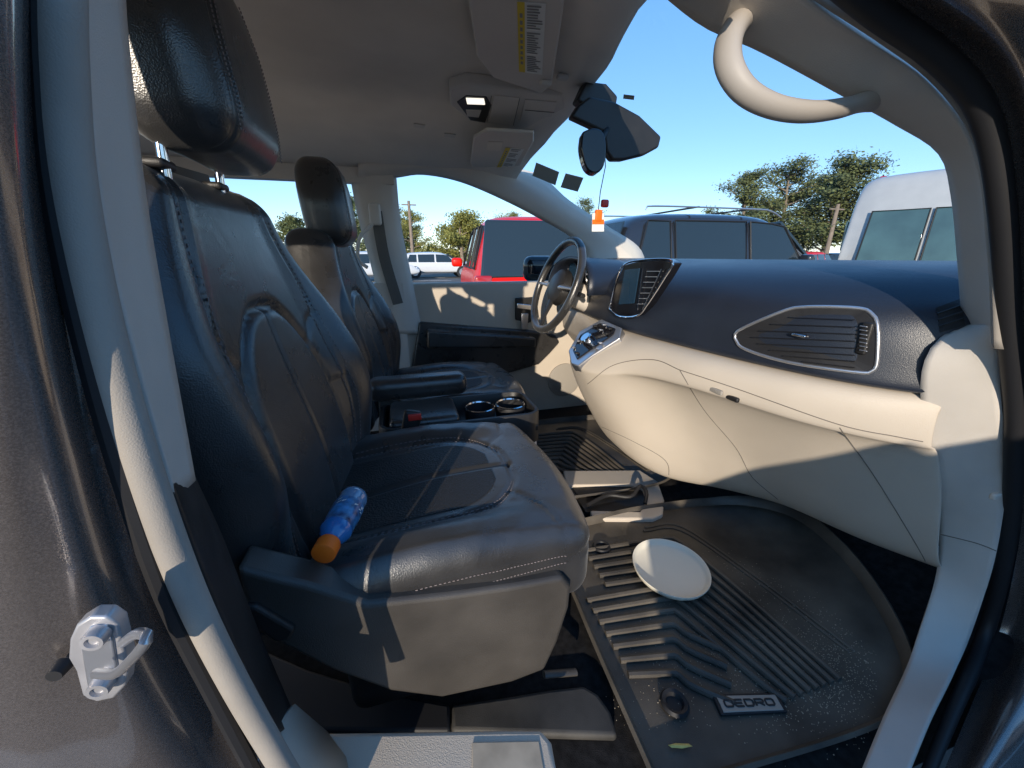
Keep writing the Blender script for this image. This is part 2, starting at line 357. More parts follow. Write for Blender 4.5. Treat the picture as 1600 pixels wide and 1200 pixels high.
MB().rbox(P(586,335,y=1.93),(.05,.03,.09),.012,(6,6,6)).build('belt_guide','hplast',sb)
MB().tube(cr([P(582,350,y=1.92),P(562,372,y=1.90),P(560,405,y=1.9),P(574,418,y=1.92)],16),.008,8).build('pillar_grip','hplast',van)
MB().tube(cr([P(205,268,y=.62),P(260,278,y=.78),P(330,294,y=.92)],10),.022,8,flat=.08,up=(1,0,0)).build('seat_belt','webbing',van)
# ---- dashboard
XE=[(.39,.90),(.46,.838),(.55,.79),(.7,.75),(.85,.725),(1.02,.704),(1.2,.70),(1.3,.72),(1.6,.76),(1.95,.82)]
ST=[.395,.41,.46,.55,.7,.85,.96,1.02,1.06,1.14,1.22,1.28,1.33,1.45,1.6,1.75,1.9]
rows=[]
for y in ST:
    xe=interp(XE,y)[0]
    rows.append([Vector(p) for p in [(1.5,y,-.06),(1.30,y,-.012),(xe+.30,y,-.006),(xe+.14,y,-.022),(xe+.06,y,-.055),(xe+.018,y,-.10),(xe+.006,y,-.15),(xe+.004,y,-.20),(xe,y,-.228),(xe+.01,y,-.236),(xe+.06,y,-.24)]])
d0=MB().grid(rows)
d0.f.append(list(range(11)))
dash=d0.build('dashboard','dash',van,sub=2)
DT=bvh(dash)
LT=[
 (.40,.905,-.24,.908,-.29,.924,-.334,.950,-.342,1.02,-.45,1.07,-.57,1.13,-.70),
 (.46,.838,-.24,.834,-.285,.856,-.334,.904,-.343,.99,-.46,1.07,-.60,1.13,-.715),
 (.55,.79,-.24,.774,-.275,.782,-.328,.842,-.337,.94,-.46,1.04,-.62,1.12,-.735),
 (.75,.742,-.238,.702,-.26,.696,-.314,.756,-.324,.87,-.46,.99,-.64,1.10,-.755),
 (.90,.718,-.238,.678,-.26,.662,-.322,.716,-.336,.80,-.47,.90,-.66,.99,-.77),
 (.98,.708,-.238,.66,-.262,.634,-.33,.662,-.353,.73,-.48,.81,-.66,.89,-.78),
 (1.03,.704,-.238,.645,-.272,.60,-.35,.61,-.375,.665,-.49,.745,-.64,.82,-.765),
 (1.10,.70,-.238,.62,-.285,.565,-.355,.573,-.38,.625,-.48,.705,-.62,.77,-.73),
 (1.22,.70,-.238,.615,-.285,.56,-.35,.566,-.375,.605,-.47,.68,-.60,.75,-.70),
 (1.30,.735,-.238,.68,-.28,.66,-.35,.665,-.37,.70,-.46,.76,-.56,.82,-.62),
 (1.50,.76,-.238,.75,-.28,.77,-.35,.78,-.37,.82,-.42,.88,-.46,.94,-.5),
 (1.90,.82,-.238,.82,-.28,.83,-.35,.84,-.37,.88,-.42,.92,-.46,.98,-.5)]
rows=[]
for y in [.40,.415,.46,.55,.65,.75,.83,.90,.98,1.03,1.10,1.16,1.22,1.26,1.30,1.4,1.5,1.7,1.9]:
    q=interp(LT,y); xe=q[0]
    r=[Vector((xe+.06,y,-.243))]+[Vector((q[i],y,q[i+1])) for i in range(0,14,2)]
    r.insert(4,r[3].lerp(r[4],.18))
    r.append(Vector((q[12]+.12,y,q[13]+.03))); rows.append(r)
dl=MB().grid(rows).build('lower_dashboard','cream',van,sub=2,solid=.006)
LTv=bvh(dl)
def seam(tree,pix,name,m,par,r=.0011,n=30,off=.0003):
    pts=[hit(tree,p.x,p.y,off) for p in cr([Vector((u,v,0)) for u,v in pix],n)]
    pts=[p for p in pts if p]
    if len(pts)>2: return MB().tube(pts,r,6).build(name,m,par)
for pix in ([(1062,578),(1150,607),(1310,663),(1400,682),(1442,690)],[(1062,578),(1100,640),(1150,700),(1175,745),(1215,780)],[(1312,668),(1370,750),(1438,862),(1448,885)],
            [(918,600),(960,570),(1020,562),(1062,578)],[(925,660),(990,690),(1040,720),(1045,752)]):
    seam(LTv,pix,'panel_gap','gap',dl)
seam(KT,[(1470,835),(1500,842),(1530,850),(1560,862)],'panel_gap','gap',kp)
p=hit(LTv,1145,622,.001)
if p: MB().rbox(p,(.01,.035,.012),.004,(4,6,4)).build('glovebox_latch','blackp',dl)
p=hit(LTv,1118,610,.001)
if p: MB().rbox(p,(.008,.045,.012),.003,(4,6,4)).build('latch_recess','grille',dl)
# passenger air vent
def surf(tree,poly,n=60,off=.003):
    pp=cr([Vector((u,v,0)) for u,v in poly+[poly[0]]],n+1)[:-1]
    return [hit(tree,q.x,q.y,off) for q in pp]
vp=[(1150,528),(1158,515),(1225,487),(1262,481),(1340,483),(1362,492),(1371,510),(1370,565),(1362,579),(1340,581),(1235,566),(1165,545)]
rim=surf(DT,vp,90,.004); rim=[q for q in rim if q]
av=MB().tube(rim,.0036,10,closed=True).build('air_vent','satin',dash); tag(av,'wide chrome rimmed air vent on passenger side')
c=sum(rim,Vector())/len(rim)
inner=[c+(q-c)*.97+Vector((-.001,0,0)) for q in rim]
MB().add([c+Vector((-.001,0,0))]+inner,[[0,i+1,(i+1)%len(inner)+1] for i in range(len(inner))]).build('vent_backing','rubber',av,smooth=False)
lv=MB()
for k,(l,v0) in enumerate([(1236,497),(1208,507),(1190,517),(1178,527),(1188,537),(1206,547),(1226,556),(1256,565)]):
    A=hit(DT,l,v0,.007);B=hit(DT,1336,v0+4+k*.7,.007)
    if A and B: lv.tube([A.lerp(B,i/6) for i in range(7)],.0032,8,flat=.3)
lv.build('vent_slats','blackp',av)
A=hit(DT,1254,524,.014); MB().rbox(A,(.012,.03,.006),.003,(4,6,4)).build('vent_tab','chrome',av)
wh=MB()
q=hit(DT,1351,529,.006); MB().rbox(q,(.008,.018,.06),.006,(6,6,10)).build('vent_wheel','blackp',av)
for k in range(7):
    q=hit(DT,1350,511+k*6,.012)
    if q: wh.rbox(q,(.004,.013,.002),.001,(4,4,4))
wh.build('wheel_ridges','satin',av)
q=[hit(DT,u,v,.003) for u,v in [(1462,482),(1500,468),(1506,508),(1468,520)]]
if all(q):
    e=MB().add(q,[[0,1,2,3]]).build('side_vent','rubber',dash,smooth=False)
    for t in (.25,.5,.75): MB().tube([q[0].lerp(q[3],t),q[1].lerp(q[2],t)],.002,6).build('slat','blackp',e)
# centre stack
def XP(u,v,x): return P(u,v,x=x)
bez=[(952,482),(962,440),(975,414),(1000,407),(1040,405),(1052,411),(1040,432),(1012,475),(996,493),(968,494)]
bp_=MB().prism([XP(u,v,.688) for u,v in bez],(.03,0,0)).build('centre_stack','gloss',dash,bevel=.004)
rp=cr([XP(u,v,.686) for u,v in bez+[bez[0]]],70)[:-1]
MB().tube(rp,.0028,8,closed=True).build('stack_rim','chrome',bp_)
MB().prism([XP(u,v,.683) for u,v in [(966,476),(976,422),(999,419),(990,474)]],(.004,0,0)).build('screen','screen',bp_,bevel=.001)
for k in range(7):
    a=XP(1011-k*2.5,424+k*8.5,.682); b=XP(1030-k*3.8,424+k*8.5,.682)
    MB().tube([a,b],.0022,6,flat=.6).build('vent_slat','satin',bp_)
MB().tube([XP(1004,420,.681),XP(996,484,.681)],.0018,6).build('stack_divider','chrome',bp_)
MB().tube([XP(1034,420,.681),XP(1004,484,.681)],.0018,6).build('stack_divider','chrome',bp_)
def SP(u,v):
    d=Dr(u,v); n=Vector((-.14,0,.145)).normalized(); p0=Vector((.70,1.1,-.20)); t=n.dot(p0)/n.dot(d); return d*t
sh=[(888,548),(905,518),(940,498),(972,512),(968,528),(925,555),(903,572),(892,568)]
shp=MB().prism([SP(u,v) for u,v in sh],(.02,0,-.03)).build('shifter_panel','satin',dash,bevel=.004)
MB().prism([SP(u,v)+Vector((-.003,0,.003)) for u,v in [(896,549),(908,524),(938,506),(962,514),(958,524),(922,548),(902,562)]],(.004,0,-.004)).build('panel_inlay','gloss',shp,bevel=.001)
MB().lathe([(0,.03),(.018,.03),(.022,.026),(.024,0)],SP(922,535),(-.7,0,.72),24).build('gear_dial','chrome',shp)
k=0
for u,v in [(932,512),(941,518),(950,524),(946,510),(955,516),(898,545),(904,554),(906,535),(930,545),(940,538)]:
    c0=SP(u,v)+Vector((-.006,0,.006)); MB().rbox(c0,(.012,.014,.006),.002,(4,4,4)).build('button','satin' if k%2 else 'blackp',shp); k+=1
# gauge cluster
rows=[]
for i in range(9):
    x=.655+.20*i/8; row=[]
    for k in range(25):
        a=math.pi*k/24; s_=1-.10*(i/8)
        row.append(Vector((x+.02*math.sin(a),1.49+.205*s_*math.cos(a)*-1,-.135+.135*s_*math.sin(a)**.7)))
    rows.append(row)
ih=MB().grid(rows).build('instrument_hood','dash',van,solid=.012)
MB().prism([Vector((.735,1.49-.19*math.cos(math.pi*k/20),-.135+.12*math.sin(math.pi*k/20)**.7)) for k in range(21)],(.01,0,0)).build('cluster_panel','gloss',ih)
for y in (1.40,1.58):
    MB().lathe([(.052,.004),(.056,-.006),(.061,-.006),(.062,.004)],(.732,y,-.078),(1,0,.15),30).build('gauge','chrome',ih)
    MB().lathe([(0,-.001),(.050,-.001)],(.731,y,-.078),(1,0,.15),28).build('gauge_face','screen',ih)
C0=Vector((.62,1.51,-.115)); ax=Vector((-1,0,.38)).normalized(); e1=Vector((0,1,0)); e2=ax.cross(e1)
ring=[C0+(e1*math.cos(a)+e2*math.sin(a))*.186 for a in [2*math.pi*i/60 for i in range(60)]]
swo=MB().tube(ring,.0155,14,closed=True).build('steering_wheel','leather',van)
hub=MB().lathe([(0,.035),(.05,.032),(.07,.018),(.075,-.01),(.05,-.04),(0,-.04)],C0-ax*.02,ax,30).build('wheel_hub','blackp',swo)
for a in (0,math.pi,1.5*math.pi,):
    d=(e1*math.cos(a)+e2*math.sin(a)); 
    if a>4: d=-d if d.z>0 else d
    MB().tube([C0+d*.06-ax*.005,C0+d*.12,C0+d*.18],[.022,.014,.013],10,flat=.5).build('spoke','satin' if a<4 else 'blackp',swo)
MB().tube([C0-ax*.03,C0-ax*.22],[.05,.06],18).build('steering_column','hplast',van)
for s_ in (-1,1): MB().tube([C0-ax*.06+e1*.04*s_,C0-ax*.05+e1*.16*s_+Vector((0,0,-.01))],[.008,.01],8).build('column_stalk','blackp',swo)
# windshield
hdr=[Vector((hx(y)-.01,y,hz(y)-.035)) for y in [.5+.07*i for i in range(21)]]
base=[Vector((1.36-.12*abs((y-1.15)/.75)**2,y,-.03)) for y in [.42+.077*i for i in range(21)]]
ws=MB().grid([[hdr[i].lerp(base[i],j/11)+Vector((.0,0,.05*math.sin(math.pi*j/11))) for j in range(12)] for i in range(21)]).build('windshield','glass',van)
WT=bvh(ws)
for pix,m,lb in (([(838,253),(874,268),(868,289),(832,274)],'stick','grey square sticker at left edge of windshield'),([(884,270),(912,277),(903,299),(876,292)],'stick','small grey sticker beside the square one on the windshield'),([(975,146),(992,148),(991,155),(974,153)],'stick','small label high on windshield'),([(958,163),(972,165),(972,170),(957,168)],'stick',None)):
    q=[hit(WT,u,v,.002) for u,v in pix]
    if all(q):
        o=MB().add(q,[[0,1,2,3]]).build('sticker',m,ws,smooth=False)
        if lb: o['label']=lb
# mirror cluster
rm=MB().prism([P(u,v,y=1.08) for u,v in [(893,182),(904,164),(922,150),(960,158),(1000,180),(1034,213),(1030,230),(1008,242),(975,250),(958,250),(948,236),(944,206)]],(0,.03,0)).build('mirror_mount','blackp',van,bevel=.006)
mo=MB().prism([P(q.x,q.y,y=1.00) for q in cr([Vector((u,v,0)) for u,v in [(910,206),(925,200),(941,204),(947,225),(944,258),(931,271),(916,262),(908,232),(910,206)]],30)[:-1]],(.01,.04,0)).build('rear_view_mirror','gloss',van,bevel=.004)
MB().tube([P(950,200,y=1.09),P(938,222,y=1.03)],.007,8).build('mirror_stalk','blackp',mo)
MB().prism([P(u,v,y=1.12) for u,v in [(902,156),(916,126),(948,130),(966,150),(962,172),(925,172)]],(0,.04,0)).build('sensor_cover','blackp',van,bevel=.006)
# hanging charm
hc=empty('hanging_charm',P(935,362,y=1.03),'orange and white tag on a cord hanging from the rear view mirror','air freshener')
MB().tube([P(944,212,y=1.03),P(946,260,y=1.03),P(938,300,y=1.03),P(935,328,y=1.03)],.0013,6).build('cord','rubber',hc)
MB().rbox(P(935,337,y=1.03),(.02,.012,.03),.004,(6,4,6)).build('bead','orange',hc)
MB().prism([P(u,v,y=1.03) for u,v in [(926,333),(944,333),(944,362),(925,362)]],(0,.003,0)).build('tag','white',hc,bevel=.001)
MB().prism([P(u,v,y=1.027) for u,v in [(926,343),(944,343),(944,350),(926,350)]],(0,.002,0)).build('tag_stripe','orange',hc)
MB().rbox(P(945,318,y=1.03),(.022,.012,.02),.005,(6,4,6)).build('pendant','red',hc)
# sun visors
def hp(u,v,off):
    q=hit(HT,u,v,off); return q if q else P(u,v,z=.42)
def visor(pix,lab,drop,title,nl=15):
    q=[hp(u,v,drop+.012) for u,v in pix]
    zc=sum(p.z for p in q)/len(q)
    q=[P(u,v,z=zc) for u,v in pix]
    o=MB().prism(q,(0,0,.012)).build('sun_visor','hplast',van,bevel=.005); o['label']=title
    MB().prism([P(u,v,z=zc-.0015) for u,v in lab],(0,0,.001)).build('warning_label','white',o,smooth=False)
    q=[P(u,v,z=zc-.0022) for u,v in lab]
    def uv(a,b): return (q[0].lerp(q[1],a)).lerp(q[3].lerp(q[2],a),b)
    MB().prism([uv(0,0),uv(.26,0),uv(.26,1),uv(0,1)],(0,0,.0003)).build('yellow_strip','yellow',o,smooth=False)
    ln=MB(); rl=random.Random(3)
    for k in range(nl*2):
        if k%(nl-4)==nl-6: continue
        b0=.03+k*.95/(nl*2); e_=.92-rl.random()*.3
        ln.prism([uv(.34,b0),uv(e_,b0),uv(e_,b0+.42*.95/(nl*2)),uv(.34,b0+.42*.95/(nl*2))],(0,0,.0003))
    for k in range(9):
        b0=.12+k*.085; ln.prism([uv(.08,b0),uv(.18,b0),uv(.18,b0+.05),uv(.08,b0+.05)],(0,0,.0003))
    ln.v=[v+Vector((0,0,-.0004)) for v in ln.v]
    ln.build('fine_print','print',o,smooth=False)
    return o,zc
v1,zc=visor([(722,-60),(884,-60),(880,20),(862,134),(846,147),(770,122),(745,90)],[(808,3),(853,6),(847,117),(811,112)],.012,'folded passenger sun visor with yellow and white label')
MB().rbox(P(852,130,z=zc-.004),(.03,.022,.014),.006,(6,6,4)).build('visor_pivot','hplast',v1)
MB().rbox(hp(880,115,.008),(.03,.02,.012),.005,(6,6,4)).build('visor_clip','hplast',van)
v2,zc=visor([(740,216),(760,205),(834,209),(834,222),(808,268),(792,276),(744,272),(735,255)],[(790,231),(819,233),(800,266),(776,262)],.008,'folded driver sun visor with small label',8)
MB().prism([P(u,v,z=zc-.002) for u,v in [(762,222),(786,222),(782,236),(760,235)]],(0,0,.001)).build('mirror_cover','headl',v2,smooth=False)
# overhead console
ocz=hp(790,165,.02).z
def oz(l,off): return [P(u,v,z=ocz-off) for u,v in l]
oc=MB().prism(oz([(702,140),(730,132),(880,150),(884,170),(862,196),(835,203),(735,190),(704,165)],0),(0,0,.03)).build('overhead_console','hplast',van,bevel=.006)
MB().prism(oz([(714,160),(728,150),(760,152),(768,165),(758,192),(735,188)],.002),(0,0,.003)).build('lamp_recess','blackp',oc,bevel=.001)
MB().prism(oz([(728,154),(756,155),(758,164),(730,163)],.004),(0,0,.003)).build('reading_lamp','lamp',oc,bevel=.001)
MB().prism(oz([(728,172),(752,173),(748,184),(730,182)],.004),(0,0,.003)).build('reading_lamp','hplast',oc,bevel=.001)
MB().prism(oz([(772,150),(812,154),(802,196),(764,190)],.003),(0,0,.004)).build('console_cover','headl',oc,bevel=.002)
MB().prism(oz([(820,156),(870,160),(862,182),(812,190)],.003),(0,0,.004)).build('sunglasses_door','hplast',oc,bevel=.002)
for l_ in ([(812,154),(802,196)],[(768,150),(761,190)],[(820,172),(866,176)]): MB().tube(oz(l_,.004),.0009,6).build('cover_gap','gap',oc)
for u,v in ((655,195),(703,210)): MB().prism([hp(u+a,v+b,.004) for a,b in ((-9,-3),(9,-1),(8,4),(-9,2))],(0,0,.003)).build('vent_slot','hplast',van,bevel=.001)

# ---- centre console and floor tray
cc=MB().rbox((.15,1.12,-.69),(.46,.21,.34),.03,(12,8,10)).build('centre_console','hplast',van)
def ringwall(zt,zb,x0,x1,y0,y1,r,th):
    def loop(i,z):
        pts=[]
        for cx,cy_,a0 in ((x1-r,y1-r,0),(x0+r,y1-r,90),(x0+r,y0+r,180),(x1-r,y0+r,270)):
            for k in range(7):
                a=R(a0+k*15); pts.append(Vector((cx+(r-i)*math.cos(a),cy_+(r-i)*math.sin(a),z)))
        return pts
    return MB().grid([loop(.004,zb),loop(0,zb+.01),loop(0,zt-.005),loop(.003,zt),loop(th-.003,zt),loop(th,zt-.005),loop(th,zb+.02)],closev=True)
ringwall(-.452,-.56,-.09,.39,1.012,1.235,.05,.016).build('console_wall','blackp',cc)
MB().box((-.08,1.022,-.515),(.38,1.225,-.495)).build('console_deck','blackp',cc,bevel=.005)
for x in (.315,.215):
    cp=Vector((x,1.12,-.46))
    MB().lathe([(0,-.034),(.041,-.034),(.043,.004),(.047,.006),(.049,.0),(.047,-.034)],cp,(0,0,1),30).build('cup_holder','rubber',cc)
    MB().lathe([(.043,.004),(.0450,.008),(.048,.006),(.048,.002)],cp,(0,0,1),30).build('cup_ring','chrome',cc)
MB().rbox((.04,1.122,-.462),(.20,.18,.045),.016,(10,8,6)).build('console_lid','leather',cc)
ZT=-.838
tr=[P(u,v,z=ZT) for u,v in [(880,735),(1000,734),(1028,752),(1038,780),(1036,803),(1020,810),(926,810),(922,797),(1000,799),(1010,782),(1004,763),(985,757),(885,758)]]
fto=MB().prism(tr,(0,0,-.024)).build('floor_tray','cream',van,bevel=.006)
MB().prism([P(u,v,z=ZT-.010) for u,v in [(890,752),(1000,752),(1018,800),(915,800)]],(0,0,-.014)).build('tray_liner','blackp',fto)
MB().tube(cr([P(918,789,z=-.835),P(950,774,z=-.83),P(985,776,z=-.825),P(1000,759,z=-.805),P(1010,769,z=-.805),P(1008,787,z=-.825)],20),.007,8).build('tray_hinge','rubber',fto)

# ================================================================ SEATS
def seat(label):
    cy=.75; hcy=.722
    root=empty('leather_seat',(.05,cy,-.865),label,'car seat','front seats of the minivan')
    hw=.268;hh=.335;ht=.062
    def dcurve(a,s,pts,W,Lh):
        best=9
        for i in range(len(pts)-1):
            x0,y0=pts[i];x1,y1=pts[i+1]; x0*=W;x1*=W;y0*=Lh;y1*=Lh
            px=a*W;py=s*Lh; dx=x1-x0;dy=y1-y0; t=max(0,min(1,((px-x0)*dx+(py-y0)*dy)/(dx*dx+dy*dy+1e-12)))
            best=min(best,math.hypot(px-x0-dx*t,py-y0-dy*t))
        return best
    def c2(pts,n=24): return [(p.x,p.y) for p in cr([Vector((a,b,0)) for a,b in pts],n)]
    bol=[c2([(s*.60,-.0),(s*.64,.35),(s*.61,.6),(s*.68,.80),(s*.74,.95)]) for s in (-1,1)]
    arch=c2([(-.44,0),(-.50,.3),(-.44,.54),(-.24,.68),(0,.71),(.24,.68),(.44,.54),(.50,.3),(.44,0)],40)
    mid=[(0,0),(0,.71)]
    yk=[c2([(s*.62,.66),(s*.52,.63),(s*.42,.57)],8) for s in (-1,1)]
    def bfn(p,groove=True):
        a=p.y/hw; s=(p.z+hh)/(2*hh); q=p.copy()
        w=1-.32*sm(.62,1.02,s)-.05*(1-sm(0,.3,s))
        if p.x>0:
            k=p.x/ht
            ramp=(.25+.75*sm(.08,.42,s))
            q.x+=k*(.062*sm(.48,.82,abs(a))*ramp*(1-.80*sm(.45,.9,s))-.022*sm(.85,1.0,abs(a)))
            q.x+=k*(.018*math.exp(-((s-.3)/.25)**2)*max(0,1-a*a))
            dI=dcurve(a,s,arch,hw,.65)
            inside=(abs(a)<.5 and s<.71*math.sqrt(max(0,1-(abs(a)/.52)**3.2)))
            if inside: q.x+=k*.007*sm(0,.016,dI)
            elif s>.45 and abs(a)<.65: q.x+=k*.006*sm(0,.016,dI)
            if groove:
                g=0
                for cv,dep,wd in [(bol[0],.009,.0045),(bol[1],.009,.0045),(mid,.005,.004),(yk[0],.005,.004),(yk[1],.005,.004)]:
                    d=dcurve(a,s,cv,hw,.65); g+=dep*math.exp(-(d/wd)**2)
                g+=.008*math.exp(-(dI/.0042)**2)
                q.x-=k*g
        q.y=p.y*w
        z=q.z+hh
        x=q.x-.225-.096*(z/(2*hh))+.045*a*(1-sm(.45,1,s))+.012*a
        return Vector((x,q.y,z-.555))
    br=MB().rbox((0,cy,0),(2*ht,2*hw,2*hh),.05,(10,160,140),bfn).build('backrest','leather',root,angle=180)
    stm=MB()
    for cv,o in [(bol[0],.026),(bol[0],-.026),(bol[1],-.026),(bol[1],.026)]:
        pts=[bfn(Vector((ht+.0004,(a+o)*hw,s*2*hh-hh)))+Vector((0,cy,0)) for a,s in [(p.x,p.y) for p in cr([Vector((a,b,0)) for a,b in cv],130)] if .04<s<.93]
        for i in range(0,len(pts)-1,2): stm.tube([pts[i],pts[i].lerp(pts[i+1],.9)],.0008,4)
    stm.build('stitching','stitch',br)
    def hfn(p):
        s=(p.z+.125)/.25; q=p.copy()
        q.y*=1-.20*sm(.45,1,s)-.07*(1-sm(0,.45,s))
        q.x+=.014*math.cos(p.y/.13*1.2)
        q.x*=1-.12*sm(.6,1,s)-.08*(1-sm(0,.3,s))
        if p.x>-.03:
            d=abs(abs(p.y)-.094); q.x-=.005*math.exp(-(d/.004)**2)*sm(-.03,.04,p.x)
        q.x-=.02*(s-.5)
        return q
    HC=Vector((-.252,hcy,.250))
    hr=MB().rbox(HC,(.135,.258,.25),.048,(20,84,34),hfn).build('headrest','leather',root,angle=180)
    stm=MB()
    for o in (-.100,-.088,.100,.088):
        pts=[hfn(Vector((.0680,o,-.10+.2*i/80)))+HC for i in range(81)]
        for i in range(0,80,2): stm.tube([pts[i],pts[i+1]],.0008,4)
    stm.build('stitching','stitch',hr)
    for s in (-1,1):
        MB().tube([(-.272,hcy+s*.085,.05),(-.264,hcy+s*.085,.15)],.0065,12).build('headrest_post','chrome',root)
        MB().rbox((-.275,hcy+s*.085,.108),(.03,.036,.012),.005,(6,6,4)).build('post_sleeve','blackp',root)
    HX,HY,HZ=.25,.25,.075
    cb=[c2([(s*.60,0),(s*.62,.35),(s*.56,.62),(s*.30,.74),(0,.76)]) for s in (-1,1)]
    cmid=[(0,0),(0,.76)]
    ctail=[c2([(s*.40,.72),(s*.62,.82),(s*.9,.88),(s*1.02,.90)]) for s in (-1,1)]
    def cfn(p,groove=True):
        a=p.y/HY; s=(p.x+HX)/(2*HX); q=p.copy()
        if p.z>0:
            k=p.z/HZ
            q.z+=k*(.022*sm(.52,.78,abs(a))*(1-.75*sm(.35,.9,s))-.008*sm(.88,1,abs(a)))
            q.z-=k*.018*(1-sm(0,.5,s))*max(0,1-abs(a)*1.6)
            q.z+=k*.010*math.sin(s*math.pi)*.8
            q.z-=k*.010*sm(.75,1,s)
            if groove:
                g=0
                for cv,dep,wd in [(cb[0],.007,.0048),(cb[1],.007,.0048),(cmid,.004,.0045),(ctail[0],.004,.004),(ctail[1],.004,.004)]:
                    g+=dep*math.exp(-(dcurve(a,s,cv,HY,2*HX)/wd)**2)
                q.z-=k*g
                q.z+=k*.0008*sm(.6,.8,abs(a))*sm(.3,.5,s)*math.sin((s*40+a*9)+2*math.sin(a*11))
        dd=abs(p.z-.028)
        e=.004*math.exp(-(dd/.005)**2)
        if abs(a)>.9: q.y-=e*(1 if a>0 else -1)
        if s>.95: q.x-=e
        q.x-= .035*a*a*sm(.4,1,s)
        q.z+=-.022*(1-s)
        if p.z<0: q.z+=.03*(1-sm(0,.8,s))
        q.y*=1-.02*sm(.6,1,s)
        return q
    CC=Vector((.068,cy-.026,-.510))
    cu=MB().rbox(CC,(2*HX,2*HY,2*HZ),.036,(110,110,16),cfn).build('cushion','leather',root,angle=180)
    stm=MB()
    for sg in (-1,1):
        for o in (.036,.020):
            pts=[cfn(Vector((x,sg*(HY+.0005),o)))+CC for x in [-.19+.39*i/110 for i in range(111)]]
            for i in range(0,110,2): stm.tube([pts[i],pts[i+1]],.0008,4)
    for o in (.036,.020):
        pts=[cfn(Vector((HX+.0005,y,o)))+CC for y in [-.2+.4*i/110 for i in range(111)]]
        for i in range(0,110,2): stm.tube([pts[i],pts[i+1]],.0008,4)
    for cv in cb:
        for o in (-.026,.026):
            pts=[cfn(Vector((s*2*HX-HX,(a+o)*HY,HZ+.0005)))+CC for a,s in [(p.x,p.y) for p in cr([Vector((a,b,0)) for a,b in cv],110)] if s>.05]
            for i in range(0,len(pts)-1,2): stm.tube([pts[i],pts[i+1]],.0008,4)
    stm.build('stitching','stitch',cu)
    pf=MB()
    for sg in (-1,1):
        rows=[]
        for i in range(24):
            s=.06+.62*i/23; wmax=.50 if s<.5 else .50*math.sqrt(max(0,1-((s-.5)/.2)**2))
            rows.append([cfn(Vector((s*2*HX-HX,sg*(.05+(max(wmax,.06)-.05)*j/11)*HY,HZ+.0009)))+CC for j in range(12)])
        pf.grid(rows)
    pf.build('perforated_insert','perf',cu)
    sp=[(368,888),(430,903),(480,914),(530,930),(575,944),(700,931),(800,917),(880,903),(893,918),(890,950),(872,1005),(852,1048),(800,1068),(690,1092),(610,1082),(520,1050),(430,1005),(388,965)]
    sh=MB().prism([P(u,v,y=.458) for u,v in sp],(0,.05,0)).build('side_shield','shield',root,bevel=.008)
    MB().prism([P(u,v,y=.450) for u,v in [(380,950),(400,948),(462,985),(452,1003),(430,1006),(385,975)]],(0,.015,0)).build('seat_lever','blackp',sh,bevel=.005)
    MB().rbox((.03,.74,-.70),(.36,.42,.20),.03,(8,8,8)).build('seat_base','blackp',root)
    MB().prism([P(u,v,z=-.842) for u,v in [(705,1100),(800,1086),(860,1076),(912,1070),(935,1084),(955,1112),(966,1150),(705,1142)]],(0,0,-.02)).build('rail_carpet_cover','railgrey',root,bevel=.008)
    MB().prism([P(u,v,z=-.84) for u,v in [(400,1010),(480,1045),(600,1082),(703,1100),(703,1142),(590,1142),(470,1140)]],(0,0,-.02)).build('rail_carpet_cover','rubber',root,bevel=.006)  # dark sheet added over sunlit carpet to keep this patch dark
    MB().tube([P(850,1054,y=.52),P(900,1050,y=.52)],.008,10,flat=.7).build('rail_end','shield',root)
    MB().tube([(-.15,.96,-.84),(.33,.96,-.84)],.02,8,flat=.5).build('seat_rail','steel',root)
    return root,cy
s1,cy=seat('near passenger seat in black leather with a blue bottle lying on its cushion')
bc=P(641,668,y=.992)
bk=MB().rbox(bc,(.046,.022,.10),.008,(6,6,8)); bk.rot(Matrix.Rotation(R(14),3,'Y'),bc); bk=bk.build('belt_buckle','blackp',s1)
MB().rbox(P(648,652,y=.978),(.034,.006,.018),.0025,(4,4,4)).build('release_button','red',bk)
root=s1.copy(); COL.objects.link(root); root.location=s1.location+Vector((.03,.755,-.035))
root['label']='far driver seat in black leather behind the centre armrest, facing the steering wheel'
s2=root; ORG[root]=Vector((.05,cy,-.865))+Vector((.03,.755,-.035))
for ch in list(s1.children):
    nm=ch.name.split('.')[0]
    if nm=='belt_buckle': continue
    c=ch.copy(); COL.objects.link(c); c.parent=root
    if nm in ('cushion','side_shield'): c.location=Vector((.10,0,.0))
    if nm=='backrest': c.location=Vector((.045,0,.0))
    if nm=='headrest': c.location=Vector((.015,0,-.058))
    for g in ch.children:
        d=g.copy(); COL.objects.link(d); d.parent=c
MB().rbox((.035,1.225,-.40),(.31,.085,.07),.026,(14,8,8)).build('armrest','leather',s2)

